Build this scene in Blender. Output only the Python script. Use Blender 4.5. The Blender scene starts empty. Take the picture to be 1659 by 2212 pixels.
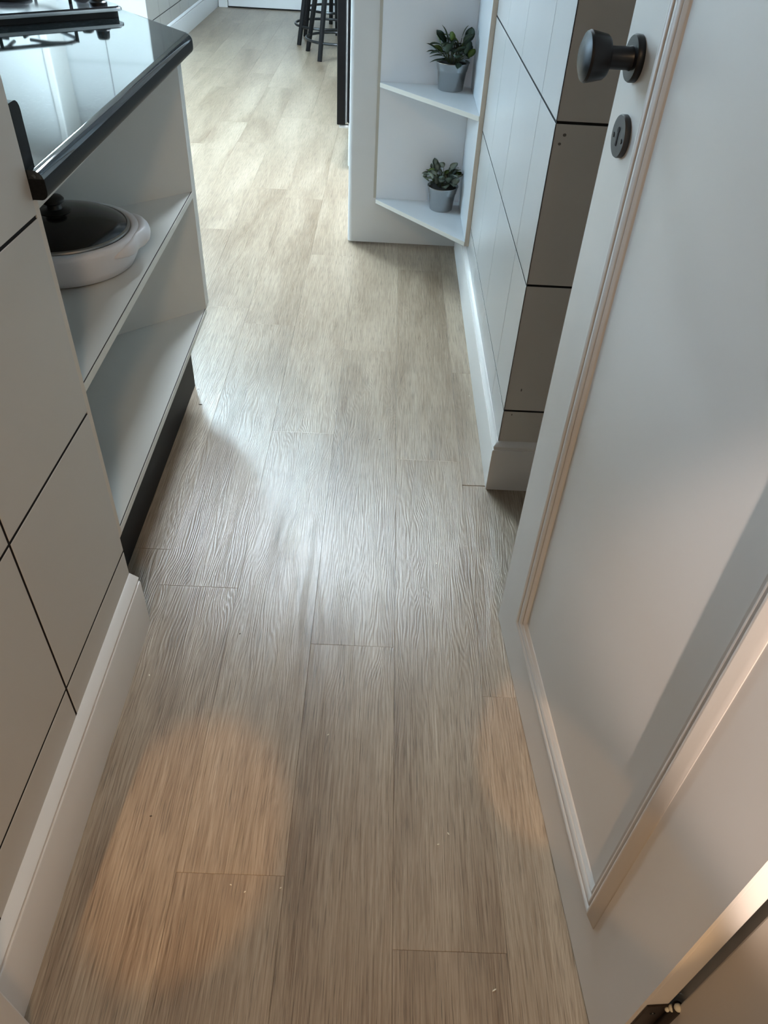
import bpy, bmesh, math, random
from mathutils import Vector, Matrix

random.seed(11)
S = bpy.context.scene
COL = S.collection

# ------------------------------------------------------------------ camera
CAM = (0.0, 0.0, 1.26)
RT = Vector((0.99880599, 0.01646626, 0.04599410))
UP = Vector((-0.04531002, 0.66423568, 0.74614875))
FW = Vector((0.01826464, 0.74734184, -0.66418866))
cam = bpy.data.cameras.new('camera')
cam.sensor_fit = 'VERTICAL'
cam.sensor_height = 24.0
cam.lens = 1629.11 / 2212 * 24.0
cam.clip_start = 0.02
cam_ob = bpy.data.objects.new('camera', cam)
M = Matrix((RT, UP, -FW)).transposed().to_4x4()
M.translation = Vector(CAM)
cam_ob.matrix_world = M
COL.objects.link(cam_ob)
S.camera = cam_ob

# ------------------------------------------------------------------ world, light, exposure
S.view_settings.view_transform = 'Standard'
S.view_settings.look = 'None'
S.view_settings.gamma = 1.0
S.view_settings.use_curve_mapping = False
S.view_settings.exposure = 0.70

W = bpy.data.worlds.new('world')
S.world = W
W.use_nodes = True
W.node_tree.nodes['Background'].inputs['Color'].default_value = (0.62, 0.78, 1.0, 1)
W.node_tree.nodes['Background'].inputs['Strength'].default_value = 1.5


def light(name, kind, loc, energy, color, **kw):
    d = bpy.data.lights.new(name, kind)
    d.energy = energy
    d.color = color
    target = kw.pop('target', None)
    for k, v in kw.items():
        setattr(d, k, v)
    o = bpy.data.objects.new(name, d)
    o.location = loc
    if target is not None:
        o.rotation_euler = (Vector(target) - Vector(loc)).to_track_quat('-Z', 'Y').to_euler()
    COL.objects.link(o)
    return o


# daylight through the kitchen window in the left wall
light('window_daylight', 'AREA', (-3.22, 3.4, 1.62), 110, (0.50, 0.77, 1.0),
      shape='RECTANGLE', size=1.0, size_y=2.0, target=(-1.0, 3.4, 1.35))
# warm lamp of the room behind the camera, and added spots (fittings built below)
ENTRY_LAMP = (0.28, -1.55, 2.53)
ADDED_SPOT_LEFT = (-0.60, -1.90, 2.555)  # added left and right spots: narrow beams shape the warm floor patches
ADDED_SPOT_RIGHT = (-0.13, -1.90, 2.555)
light('entry_lamp_light', 'AREA', (ENTRY_LAMP[0], ENTRY_LAMP[1], 2.485), 19, (1.0, 0.68, 0.40),
      shape='DISK', size=0.28, target=(ENTRY_LAMP[0], ENTRY_LAMP[1], 0))
light('spot_left_light', 'SPOT', ADDED_SPOT_LEFT, 150, (1.0, 0.58, 0.24), spot_size=math.radians(6.0),
      spot_blend=0.5, shadow_soft_size=0.012, target=(-0.285, 0.57, 0))
light('spot_right_light', 'SPOT', ADDED_SPOT_RIGHT, 110, (1.0, 0.60, 0.28), spot_size=math.radians(4.2),
      spot_blend=0.3, shadow_soft_size=0.012, target=(0.345, 0.76, 0))


ADDED_SPOT_DOOR = (0.11, -1.90, 2.555)  # added spot, brightens the open door's edge and mouldings
light('spot_door_light', 'SPOT', ADDED_SPOT_DOOR, 530, (1.0, 0.83, 0.73), spot_size=math.radians(18.0),
      spot_blend=0.2, shadow_soft_size=0.015, target=(0.72, 0.33, 0.79))


# ------------------------------------------------------------------ materials
def mat(name, color, rough=0.5, metal=0.0, spec=0.5, coat=0.0, bump=None, var=None, emit=None):
    m = bpy.data.materials.new(name)
    m.use_nodes = True
    nt = m.node_tree
    b = nt.nodes['Principled BSDF']
    b.inputs['Base Color'].default_value = (*color, 1)
    b.inputs['Roughness'].default_value = rough
    b.inputs['Metallic'].default_value = metal
    b.inputs['Specular IOR Level'].default_value = spec
    b.inputs['Coat Weight'].default_value = coat
    if emit:
        b.inputs['Emission Color'].default_value = (*emit[0], 1)
        b.inputs['Emission Strength'].default_value = emit[1]
    tc = nt.nodes.new('ShaderNodeTexCoord')
    if var:                      # (scale, amount): gentle tone variation
        n = nt.nodes.new('ShaderNodeTexNoise')
        n.inputs['Scale'].default_value = var[0]
        n.inputs['Detail'].default_value = 4
        r = nt.nodes.new('ShaderNodeMapRange')
        r.inputs['To Min'].default_value = 1 - var[1]
        r.inputs['To Max'].default_value = 1 + var[1]
        x = nt.nodes.new('ShaderNodeMix')
        x.data_type = 'RGBA'
        x.blend_type = 'MULTIPLY'
        x.inputs[0].default_value = 1
        x.inputs[6].default_value = (*color, 1)
        nt.links.new(tc.outputs['Object'], n.inputs['Vector'])
        nt.links.new(n.outputs['Fac'], r.inputs['Value'])
        nt.links.new(r.outputs['Result'], x.inputs[7])
        nt.links.new(x.outputs[2], b.inputs['Base Color'])
    if bump:                     # (scale, strength, distance)
        n2 = nt.nodes.new('ShaderNodeTexNoise')
        n2.inputs['Scale'].default_value = bump[0]
        n2.inputs['Detail'].default_value = 3
        bp = nt.nodes.new('ShaderNodeBump')
        bp.inputs['Strength'].default_value = bump[1]
        bp.inputs['Distance'].default_value = bump[2]
        nt.links.new(tc.outputs['Object'], n2.inputs['Vector'])
        nt.links.new(n2.outputs['Fac'], bp.inputs['Height'])
        nt.links.new(bp.outputs['Normal'], b.inputs['Normal'])
    return m


def wood_material():
    m = bpy.data.materials.new('oak_plank')
    m.use_nodes = True
    nt = m.node_tree
    N, L = nt.nodes, nt.links
    b = N['Principled BSDF']
    tc = N.new('ShaderNodeTexCoord')
    oi = N.new('ShaderNodeObjectInfo')
    sc = N.new('ShaderNodeMath'); sc.operation = 'MULTIPLY'; sc.inputs[1].default_value = 37.0
    L.new(oi.outputs['Random'], sc.inputs[0])
    add = N.new('ShaderNodeVectorMath'); add.operation = 'ADD'
    cmb = N.new('ShaderNodeCombineXYZ')
    L.new(sc.outputs[0], cmb.inputs['X']); L.new(sc.outputs[0], cmb.inputs['Y'])
    L.new(tc.outputs['Object'], add.inputs[0]); L.new(cmb.outputs[0], add.inputs[1])

    def stretched(sx, sy, scale, detail, dist=0.0, rough=0.55):
        mp = N.new('ShaderNodeMapping'); mp.inputs['Scale'].default_value = (sx, sy, 1)
        n = N.new('ShaderNodeTexNoise')
        n.inputs['Scale'].default_value = scale
        n.inputs['Detail'].default_value = detail
        n.inputs['Distortion'].default_value = dist
        n.inputs['Roughness'].default_value = rough
        L.new(add.outputs[0], mp.inputs['Vector']); L.new(mp.outputs[0], n.inputs['Vector'])
        return n
    broad = stretched(5, 0.8, 1.6, 3, 0.6)
    # growth rings: warped bands that run with the plank and close into cathedrals
    mp = N.new('ShaderNodeMapping'); mp.inputs['Scale'].default_value = (1, 0.10, 1)
    warp = stretched(9, 1.3, 1.0, 3, 0.3)
    wv = N.new('ShaderNodeTexWave'); wv.wave_type = 'BANDS'; wv.bands_direction = 'X'
    wv.inputs['Scale'].default_value = 58
    wv.inputs['Distortion'].default_value = 0
    wv.inputs['Detail'].default_value = 0
    wadd = N.new('ShaderNodeVectorMath'); wadd.operation = 'ADD'
    wc = N.new('ShaderNodeCombineXYZ')
    wm = N.new('ShaderNodeMath'); wm.operation = 'MULTIPLY'; wm.inputs[1].default_value = 0.16
    L.new(warp.outputs['Fac'], wm.inputs[0]); L.new(wm.outputs[0], wc.inputs['X'])
    L.new(add.outputs[0], mp.inputs['Vector']); L.new(mp.outputs[0], wadd.inputs[0])
    L.new(wc.outputs[0], wadd.inputs[1]); L.new(wadd.outputs[0], wv.inputs['Vector'])
    fine = stretched(150, 3.4, 2.0, 5, 0.15, 0.68)
    pores = stretched(230, 7.0, 1.9, 3, 0.0, 0.6)

    ramp = N.new('ShaderNodeValToRGB')
    e = ramp.color_ramp.elements
    e[0].position = 0.28; e[0].color = (0.185, 0.128, 0.082, 1)
    e[1].position = 0.72; e[1].color = (0.470, 0.385, 0.290, 1)
    mid = ramp.color_ramp.elements.new(0.5); mid.color = (0.330, 0.256, 0.182, 1)

    def madd(a, ka, c, kc, off):
        x = N.new('ShaderNodeMath'); x.operation = 'MULTIPLY_ADD'
        L.new(a, x.inputs[0]); x.inputs[1].default_value = ka; x.inputs[2].default_value = off
        y = N.new('ShaderNodeMath'); y.operation = 'MULTIPLY_ADD'
        L.new(c, y.inputs[0]); y.inputs[1].default_value = kc
        L.new(x.outputs[0], y.inputs[2])
        return y.outputs[0]
    v = madd(broad.outputs['Fac'], 0.55, fine.outputs['Fac'], 0.80, -0.20)
    v = madd(v, 1.0, wv.outputs['Fac'], 0.04, 0.0)
    v2 = N.new('ShaderNodeMath'); v2.operation = 'MULTIPLY_ADD'
    L.new(oi.outputs['Random'], v2.inputs[0]); v2.inputs[1].default_value = 0.10
    vv = N.new('ShaderNodeMath'); vv.operation = 'SUBTRACT'; vv.inputs[1].default_value = 0.05
    L.new(v, vv.inputs[0]); L.new(vv.outputs[0], v2.inputs[2])
    L.new(v2.outputs[0], ramp.inputs['Fac'])
    # dark pores and hairline grain
    pr = N.new('ShaderNodeMapRange')
    pr.inputs['From Min'].default_value = 0.30; pr.inputs['From Max'].default_value = 0.47
    pr.inputs['To Min'].default_value = 0.50; pr.inputs['To Max'].default_value = 1.0
    L.new(pores.outputs['Fac'], pr.inputs['Value'])
    mx = N.new('ShaderNodeMix'); mx.data_type = 'RGBA'; mx.blend_type = 'MULTIPLY'
    mx.inputs[0].default_value = 1
    L.new(ramp.outputs['Color'], mx.inputs[6]); L.new(pr.outputs['Result'], mx.inputs[7])
    L.new(mx.outputs[2], b.inputs['Base Color'])
    rr = N.new('ShaderNodeMapRange')
    rr.inputs['To Min'].default_value = 0.22; rr.inputs['To Max'].default_value = 0.40
    L.new(fine.outputs['Fac'], rr.inputs['Value'])
    L.new(rr.outputs['Result'], b.inputs['Roughness'])
    b.inputs['Specular IOR Level'].default_value = 0.7
    h = madd(fine.outputs['Fac'], 0.6, pores.outputs['Fac'], 0.5, 0.0)
    h = madd(h, 1.0, wv.outputs['Fac'], 0.28, 0.0)
    bp = N.new('ShaderNodeBump'); bp.inputs['Strength'].default_value = 0.6
    bp.inputs['Distance'].default_value = 0.0012
    L.new(h, bp.inputs['Height']); L.new(bp.outputs['Normal'], b.inputs['Normal'])
    return m


def granite_material():
    m = bpy.data.materials.new('black_granite')
    m.use_nodes = True
    nt = m.node_tree
    N, L = nt.nodes, nt.links
    b = N['Principled BSDF']
    tc = N.new('ShaderNodeTexCoord')
    vo = N.new('ShaderNodeTexVoronoi'); vo.inputs['Scale'].default_value = 260
    no = N.new('ShaderNodeTexNoise'); no.inputs['Scale'].default_value = 90
    r = N.new('ShaderNodeValToRGB')
    r.color_ramp.elements[0].position = 0.55; r.color_ramp.elements[0].color = (0.006, 0.009, 0.010, 1)
    r.color_ramp.elements[1].position = 0.80; r.color_ramp.elements[1].color = (0.05, 0.06, 0.065, 1)
    x = N.new('ShaderNodeMath'); x.operation = 'MULTIPLY'
    L.new(tc.outputs['Object'], vo.inputs['Vector']); L.new(tc.outputs['Object'], no.inputs['Vector'])
    sep = N.new('ShaderNodeSeparateColor')
    L.new(vo.outputs['Color'], sep.inputs[0])
    L.new(sep.outputs[0], x.inputs[0]); L.new(no.outputs['Fac'], x.inputs[1])
    x.inputs[1].default_value = 1
    mul = N.new('ShaderNodeMath'); mul.operation = 'MULTIPLY'; mul.inputs[1].default_value = 1.5
    L.new(x.outputs[0], mul.inputs[0]); L.new(mul.outputs[0], r.inputs['Fac'])
    L.new(r.outputs['Color'], b.inputs['Base Color'])
    b.inputs['Roughness'].default_value = 0.045
    b.inputs['Specular IOR Level'].default_value = 0.5
    b.inputs['IOR'].default_value = 1.8
    return m


def glass_material():
    m = bpy.data.materials.new('window_glass')
    m.use_nodes = True
    nt = m.node_tree
    N, L = nt.nodes, nt.links
    out = N['Material Output']
    N.remove(N['Principled BSDF'])
    t = N.new('ShaderNodeBsdfTransparent')
    g = N.new('ShaderNodeBsdfGlossy'); g.inputs['Roughness'].default_value = 0.02
    f = N.new('ShaderNodeFresnel'); f.inputs['IOR'].default_value = 1.4
    mx = N.new('ShaderNodeMixShader')
    L.new(f.outputs[0], mx.inputs[0]); L.new(t.outputs[0], mx.inputs[1]); L.new(g.outputs[0], mx.inputs[2])
    L.new(mx.outputs[0], out.inputs['Surface'])
    return m


WOOD = wood_material()
GRANITE = granite_material()
GLASS = glass_material()
TILE = mat('cream_wall_tile', (0.56, 0.565, 0.555), 0.24, var=(6, 0.03))
TILE_MATT = mat('greige_wall_tile', (0.56, 0.53, 0.48), 0.42, var=(5, 0.03))
GROUT = mat('black_joint', (0.008, 0.007, 0.007), 0.9)
PAINT = mat('white_wall_paint', (0.72, 0.72, 0.71), 0.6)
CEIL = mat('ceiling_paint', (0.70, 0.70, 0.69), 0.8)
TRIM = mat('white_trim_paint', (0.72, 0.70, 0.67), 0.38)
DOORPAINT = mat('satin_door_paint', (0.66, 0.625, 0.59), 0.36, bump=(14, 0.05, 0.002))
JAMB = mat('jamb_paint', (0.66, 0.61, 0.55), 0.45)
LAM = mat('white_laminate', (0.64, 0.635, 0.60), 0.38, bump=(900, 0.05, 0.0003))
LAMW = mat('bright_white_laminate', (0.69, 0.715, 0.73), 0.35, bump=(900, 0.04, 0.0003))
LAMB = mat('cool_white_backing', (0.82, 0.88, 0.95), 0.4)
TRIMW = mat('bright_white_paint', (0.86, 0.88, 0.90), 0.4)
BAND = mat('cream_edge_band', (0.68, 0.67, 0.61), 0.45)
BEIGE = mat('beige_edge_band', (0.64, 0.57, 0.48), 0.5)
STRIP = mat('grey_edge_strip', (0.50, 0.49, 0.44), 0.5)
SCUFF = mat('dark_scuff', (0.14, 0.13, 0.115), 0.8)
GLUE = mat('dark_glue_line', (0.03, 0.022, 0.018), 0.8)
KICK = mat('black_kickboard', (0.007, 0.007, 0.007), 0.5, spec=0.2)
BLACKM = mat('black_door_furniture', (0.008, 0.009, 0.011), 0.36, spec=0.32)
PLATE = mat('black_worn_plate', (0.045, 0.044, 0.042), 0.5, var=(60, 0.2))
HINGE = mat('dark_bronze_hinge', (0.035, 0.024, 0.018), 0.35, metal=0.6)
CHIP = mat('paint_chip', (0.62, 0.58, 0.46), 0.6)
PLASTIC = mat('white_plastic', (0.72, 0.72, 0.74), 0.3)
LIDGLASS = mat('smoked_lid', (0.012, 0.012, 0.011), 0.16)
KNOBP = mat('black_plastic', (0.010, 0.011, 0.010), 0.4)
LIDRIM = mat('steel_lid_rim', (0.35, 0.34, 0.32), 0.3, metal=0.9)
ALU = mat('brushed_aluminium', (0.45, 0.46, 0.465), 0.27, metal=1.0, bump=(60, 0.05, 0.001))
SOIL = mat('dark_soil', (0.015, 0.014, 0.010), 0.95)
LEAFD = mat('dark_green_leaf', (0.095, 0.145, 0.100), 0.5, var=(40, 0.35))
LEAFL = mat('lime_green_leaf', (0.19, 0.28, 0.07), 0.5, var=(40, 0.3))
LEAFG = mat('grey_green_leaf', (0.29, 0.335, 0.27), 0.55, var=(40, 0.3))
STEM = mat('plant_stem', (0.045, 0.06, 0.025), 0.6)
FRIDGEB = mat('black_appliance', (0.006, 0.006, 0.007), 0.3, spec=0.25)
FRIDGEW = mat('white_appliance', (0.72, 0.72, 0.71), 0.35)
GASKET = mat('grey_gasket', (0.32, 0.32, 0.32), 0.6)
RUBBER = mat('brown_foot', (0.06, 0.035, 0.022), 0.6)
STOOLB = mat('black_stool_paint', (0.006, 0.006, 0.007), 0.45, spec=0.25)
STOOLR = mat('dark_steel_ring', (0.035, 0.037, 0.04), 0.28, metal=0.6)
HOBGLASS = mat('black_hob_glass', (0.03, 0.03, 0.035), 0.12)
HOBTRIM = mat('polished_hob_edge', (0.80, 0.83, 0.84), 0.18, metal=0.8)
GRANEDGE = mat('honed_granite_edge', (0.010, 0.011, 0.012), 0.42, spec=0.07, var=(300, 0.5))
IRON = mat('cast_iron', (0.012, 0.012, 0.013), 0.5)
LED = mat('led_diffuser', (0.9, 0.9, 0.9), 0.5, emit=((0.77, 0.90, 1.0), 75))
LED2 = mat('led_diffuser_added', (0.9, 0.9, 0.9), 0.5, emit=((0.62, 0.86, 1.0), 150))  # diffuser of the added alcove lamp
WARMLED = mat('warm_diffuser', (0.9, 0.85, 0.8), 0.5, emit=((1.0, 0.80, 0.62), 4))
FIXTURE = mat('white_fixture', (0.8, 0.8, 0.8), 0.4)
SUBFLOOR = mat('brown_subfloor', (0.16, 0.12, 0.085), 0.9)
CRUMBW = mat('pale_crumb', (0.75, 0.70, 0.58), 0.8)
CRUMBD = mat('dark_crumb', (0.03, 0.02, 0.015), 0.8)


# ------------------------------------------------------------------ builders
def tag(o, label=None, cat=None, group=None, kind=None):
    if label: o['label'] = label
    if cat: o['category'] = cat
    if group: o['group'] = group
    if kind: o['kind'] = kind
    return o


def empty(name, loc, label=None, cat=None, group=None, kind=None):
    o = bpy.data.objects.new(name, None)
    o.empty_display_size = 0.05
    o.location = loc
    COL.objects.link(o)
    return tag(o, label, cat, group, kind)


def world_loc(o):
    v = Vector(o.location)
    while o.parent:
        o = o.parent
        v += Vector(o.location)
    return v


def obj(name, bm, material, parent=None, smooth=False, angle=40):
    """link a bmesh (world coordinates) as one mesh object, origin at its base centre"""
    bmesh.ops.recalc_face_normals(bm, faces=bm.faces[:])
    xs = [v.co.x for v in bm.verts]; ys = [v.co.y for v in bm.verts]; zs = [v.co.z for v in bm.verts]
    org = Vector(((min(xs) + max(xs)) / 2, (min(ys) + max(ys)) / 2, min(zs)))
    bmesh.ops.translate(bm, verts=bm.verts[:], vec=-org)
    if smooth:
        lim = math.radians(angle)
        for f in bm.faces: f.smooth = True
        for e in bm.edges:
            if len(e.link_faces) == 2 and e.calc_face_angle(0) > lim: e.smooth = False
    me = bpy.data.meshes.new(name)
    bm.to_mesh(me); bm.free()
    mats = material if isinstance(material, (list, tuple)) else [material]
    for mm in mats: me.materials.append(mm)
    o = bpy.data.objects.new(name, me)
    if parent:
        o.parent = parent
        o.location = org - world_loc(parent)
    else:
        o.location = org
    COL.objects.link(o)
    return o


def box(x0, x1, y0, y1, z0, z1, bev=0.0, seg=2, bm=None):
    bm2 = bmesh.new()
    vs = [bm2.verts.new(p) for p in ((x0, y0, z0), (x1, y0, z0), (x1, y1, z0), (x0, y1, z0),
                                     (x0, y0, z1), (x1, y0, z1), (x1, y1, z1), (x0, y1, z1))]
    for f in ((0, 3, 2, 1), (4, 5, 6, 7), (0, 1, 5, 4), (1, 2, 6, 5), (2, 3, 7, 6), (3, 0, 4, 7)):
        bm2.faces.new([vs[i] for i in f])
    if bev > 0:
        bmesh.ops.bevel(bm2, geom=bm2.edges[:], offset=bev, segments=seg, affect='EDGES', profile=0.5)
    return merge(bm, bm2)


def merge(bm, bm2):
    if bm is None: return bm2
    me = bpy.data.meshes.new('tmp'); bm2.to_mesh(me); bm2.free()
    bm.from_mesh(me); bpy.data.meshes.remove(me)
    return bm


def prism(poly, z0, z1, bm=None, topbev=0.0, botbev=0.0, seg=4):
    bm2 = bmesh.new()
    lo = [bm2.verts.new((p[0], p[1], z0)) for p in poly]
    hi = [bm2.verts.new((p[0], p[1], z1)) for p in poly]
    n = len(poly)
    ft = bm2.faces.new(hi); fb = bm2.faces.new(lo[::-1])
    for i in range(n):
        bm2.faces.new((lo[i], lo[(i + 1) % n], hi[(i + 1) % n], hi[i]))
    if topbev:
        bmesh.ops.bevel(bm2, geom=list(ft.edges), offset=topbev, segments=seg, affect='EDGES', profile=0.5)
    if botbev:
        bm2.faces.ensure_lookup_table()
        fb = min(bm2.faces, key=lambda f: f.calc_center_median().z + (0 if len(f.verts) > 4 or n <= 4 else 0))
        bmesh.ops.bevel(bm2, geom=list(fb.edges), offset=botbev, segments=seg, affect='EDGES', profile=0.5)
    return merge(bm, bm2)


def frame_axes(d):
    d = Vector(d).normalized()
    a = d.cross(Vector((0, 0, 1)))
    if a.length < 1e-4: a = Vector((1, 0, 0))
    a.normalize()
    return a, a.cross(d).normalized(), d


def tube(pts, r, bm=None, seg=8, closed=False, radii=None):
    bm2 = bmesh.new()
    P = [Vector(p) for p in pts]
    n = len(P)
    rings = []
    for i in range(n):
        if closed: d = P[(i + 1) % n] - P[i - 1]
        else: d = P[min(i + 1, n - 1)] - P[max(i - 1, 0)]
        a, b, _ = frame_axes(d)
        rr = radii[i] if radii else r
        rings.append([bm2.verts.new(P[i] + a * (rr * math.cos(2 * math.pi * k / seg)) + b * (rr * math.sin(2 * math.pi * k / seg)))
                      for k in range(seg)])
    for i in range(n if closed else n - 1):
        A, B = rings[i], rings[(i + 1) % n]
        for k in range(seg):
            bm2.faces.new((A[k], A[(k + 1) % seg], B[(k + 1) % seg], B[k]))
    if not closed:
        bm2.faces.new(rings[0]); bm2.faces.new(rings[-1][::-1])
    return merge(bm, bm2)


def lathe(prof, base, axis=(0, 0, 1), seg=32, bm=None):
    """prof: (radius, height along axis)"""
    bm2 = bmesh.new()
    a, b, d = frame_axes(axis)
    B = Vector(base)
    rings = []
    for r, h in prof:
        if r < 1e-6:
            rings.append([bm2.verts.new(B + d * h)])
        else:
            rings.append([bm2.verts.new(B + d * h + a * (r * math.cos(2 * math.pi * k / seg)) + b * (r * math.sin(2 * math.pi * k / seg)))
                          for k in range(seg)])
    for A, C in zip(rings, rings[1:]):
        for k in range(seg):
            k2 = (k + 1) % seg
            if len(A) == 1 and len(C) == 1: continue
            if len(A) == 1: bm2.faces.new((A[0], C[k2], C[k]))
            elif len(C) == 1: bm2.faces.new((A[k], A[k2], C[0]))
            else: bm2.faces.new((A[k], A[k2], C[k2], C[k]))
    if len(rings[0]) > 1: bm2.faces.new(rings[0][::-1])
    if len(rings[-1]) > 1: bm2.faces.new(rings[-1])
    return merge(bm, bm2)


def sweep(path, prof, side=1, bm=None):
    """profile (offset from wall, z) swept along a 2D wall line with mitred corners; side=+1 offsets to the left of travel"""
    bm2 = bmesh.new()
    P = [Vector(p) for p in path]
    n = len(P)
    rings = []
    for i in range(n):
        d0 = (P[i] - P[i - 1]).normalized() if i > 0 else None
        d1 = (P[i + 1] - P[i]).normalized() if i < n - 1 else None
        if d0 is None: d0 = d1
        if d1 is None: d1 = d0
        n0 = Vector((-d0.y, d0.x)) * side; n1 = Vector((-d1.y, d1.x)) * side
        m = (n0 + n1).normalized(); k = 1 / max(0.2, m.dot(n0))
        rings.append([bm2.verts.new((P[i].x + m.x * k * o, P[i].y + m.y * k * o, z)) for o, z in prof])
    q = len(prof)
    for A, B in zip(rings, rings[1:]):
        for k in range(q):
            bm2.faces.new((A[k], A[(k + 1) % q], B[(k + 1) % q], B[k]))
    bm2.faces.new(rings[0]); bm2.faces.new(rings[-1][::-1])
    return merge(bm, bm2)


def quadslab(c, nrm, t, bev=0.0006):
    """4 corner points of a tile's back edge, thickness t along nrm, with a bevelled front"""
    bm2 = bmesh.new()
    nrm = Vector(nrm).normalized()
    C = [Vector(p) for p in c]
    mid = sum(C, Vector()) / 4
    back = [bm2.verts.new(p) for p in C]
    sh = [bm2.verts.new(p + nrm * (t - bev)) for p in C]
    fr = []
    for p in C:
        q = p + nrm * t
        e = mid - p
        e -= nrm * e.dot(nrm)
        q += Vector((math.copysign(min(bev, abs(e.x)), e.x) if abs(e.x) > 1e-6 else 0,
                     math.copysign(min(bev, abs(e.y)), e.y) if abs(e.y) > 1e-6 else 0,
                     math.copysign(min(bev, abs(e.z)), e.z) if abs(e.z) > 1e-6 else 0))
        fr.append(bm2.verts.new(q))
    bm2.faces.new(fr)
    bm2.faces.new(back[::-1])
    for i, (A, B) in enumerate(((back, sh), (sh, fr))):
        for k in range(4):
            bm2.faces.new((A[k], A[(k + 1) % 4], B[(k + 1) % 4], B[k])).material_index = 1 - i
    return bm2


def struct(name, bm, m, parent=None, **kw):
    o = obj(name, bm, m, parent, **kw)
    if parent is None: o['kind'] = 'structure'
    return o


# ------------------------------------------------------------------ floor: slab and planks
XW = -0.473          # face of the left hall wall
XR = 0.3125          # face of the right hall wall
YC = 1.031           # end of the left hall wall
YR = 1.5385          # front face of the right wall stub
CEIL_Z = 2.40

floor = struct('floor', box(-3.3, 1.4, -2.7, 8.9, -0.12, -0.0062), SUBFLOOR)
PW, PL = 0.1755, 1.222
COLEND = {1: 0.416, 2: 0.88, 3: 0.50, 0: 0.993, -1: 0.519, -2: 1.140, -3: 0.03, -4: 0.73, -5: 1.11}


nplank = 0
for k in range(-17, 5):
    x0 = 0.064 + (k - 1) * PW
    x1 = x0 + PW
    segs = []
    if x1 <= XW + 0.03:                           # kitchen side only
        lo = YC + 0.006
        hi = 8.6 if x0 > -1.70 else 6.12
        segs = [(x0, x1, lo, hi)]
        if x0 < -1.69 < x1: segs = [(x0, x1, lo, 6.12), (-1.6895, x1, 6.1203, 8.6)]
    elif x0 < XW:                                  # cut by the left wall
        segs = [(XW + 0.001, x1, 0.306, YC), (x0, x1, YC + 0.006, 8.6)]
    elif x1 > XR - 0.004 and x0 < XR:
        segs = [(x0, XR - 0.002, YR + 0.001, 8.6), (x0, x1, 0.285, YR - 0.001)]
    elif x0 >= XR:
        segs = [(x0, x1, 0.285, YR - 0.001)]
    else:
        segs = [(x0, x1, -0.1, 8.6)]
    if x0 < -2.9: continue
    e0 = COLEND.get(k, (0.37 * k * 1.9) % PL)
    for (a, b, lo, hi) in segs:
        y = e0 - PL * 3
        while y < hi:
            s, e = max(y, lo), min(y + PL, hi)
            if e - s > 0.02:
                g = 0.0001
                bm = bmesh.new()
                zt = random.uniform(-0.00012, 0.00012)
                A = [(a + g, s + g), (b - g, s + g), (b - g, e - g), (a + g, e - g)]
                c = 0.0004
                B = [(a + g + c, s + g + c), (b - g - c, s + g + c), (b - g - c, e - g - c), (a + g + c, e - g - c)]
                v0 = [bm.verts.new((p[0], p[1], -0.006)) for p in A]
                v1 = [bm.verts.new((p[0], p[1], zt - 0.0005)) for p in A]
                v2 = [bm.verts.new((p[0], p[1], zt)) for p in B]
                bm.faces.new(v2); bm.faces.new(v0[::-1])
                for P_, Q_ in ((v0, v1), (v1, v2)):
                    for i in range(4):
                        bm.faces.new((P_[i], P_[(i + 1) % 4], Q_[(i + 1) % 4], Q_[i]))
                obj('plank', bm, WOOD, floor)
                nplank += 1
            y += PL

# ------------------------------------------------------------------ walls and ceilings
struct('ceiling', box(-3.3, 1.4, 0.13, 8.9, CEIL_Z, CEIL_Z + 0.1), CEIL)
TT = 0.0022          # how far a tile stands proud of its bed
G = 0.0025           # half joint


def tile_rows(zmax, base):
    z = [0.0] + [base + 0.3215 * i for i in range(8)]
    return [(a, min(b, zmax)) for a, b in zip(z, z[1:]) if a < zmax - 0.02]


# left hall wall, its tiles laid very slightly off level as in the photograph
wl = struct('wall_left', box(-3.05, XW - TT, 0.302, YC, 0, CEIL_Z), GROUT)


def lz(z, y): return z + (YC - y) * 0.035 if z > 0.01 else 0.0


yj = [0.304, 0.386, 0.7065, YC]
for y0, y1 in zip(yj, yj[1:]):
    for z0, z1 in tile_rows(CEIL_Z - 0.03, 0.212):
        ya = y0 + (G if y0 > 0.31 else 0)
        yb = y1 - (G if y1 < YC - 0.01 else 0)
        za = G if z0 > 0 else 0.0
        x = XW - TT
        q = [(x, ya, lz(z0, ya) + za), (x, yb, lz(z0, yb) + za), (x, yb, lz(z1, yb) - G), (x, ya, lz(z1, ya) - G)]
        obj('tile', quadslab(q, (1, 0, 0), TT), [TILE_MATT, GROUT], wl)

# right wall stub: front face and the long face beside the aisle
wr = struct('wall_right', box(XR + TT, 1.30, YR + TT, 3.145, 0, CEIL_Z), GROUT)
ty = [YR, 1.731, 2.075, 2.405, 2.735, 3.06, 3.145]
for y0, y1 in zip(ty, ty[1:]):
    for z0, z1 in tile_rows(CEIL_Z, 0.240):
        x = XR + TT
        ya = y0 + (G * 0.5 if y0 > YR else 0); yb = y1 - G * 0.5
        za = G if z0 > 0 else 0
        q = [(x, ya, z0 + za), (x, yb, z0 + za), (x, yb, z1 - G), (x, ya, z1 - G)]
        obj('tile', quadslab(q, (-1, 0, 0), TT), [TILE, GROUT], wr)
tx = [XR, 0.634, 0.956, 1.30]
for x0, x1 in zip(tx, tx[1:]):
    for z0, z1 in tile_rows(CEIL_Z, 0.240):
        y = YR + TT
        xa = x0 + (G if x0 > XR else 0.0008); xb = x1 - G
        za = G if z0 > 0 else 0
        q = [(xa, y, z0 + za), (xb, y, z0 + za), (xb, y, z1 - G), (xa, y, z1 - G)]
        obj('tile', quadslab(q, (0, -1, 0), TT), [TILE_MATT, GROUT], wr)

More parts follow.
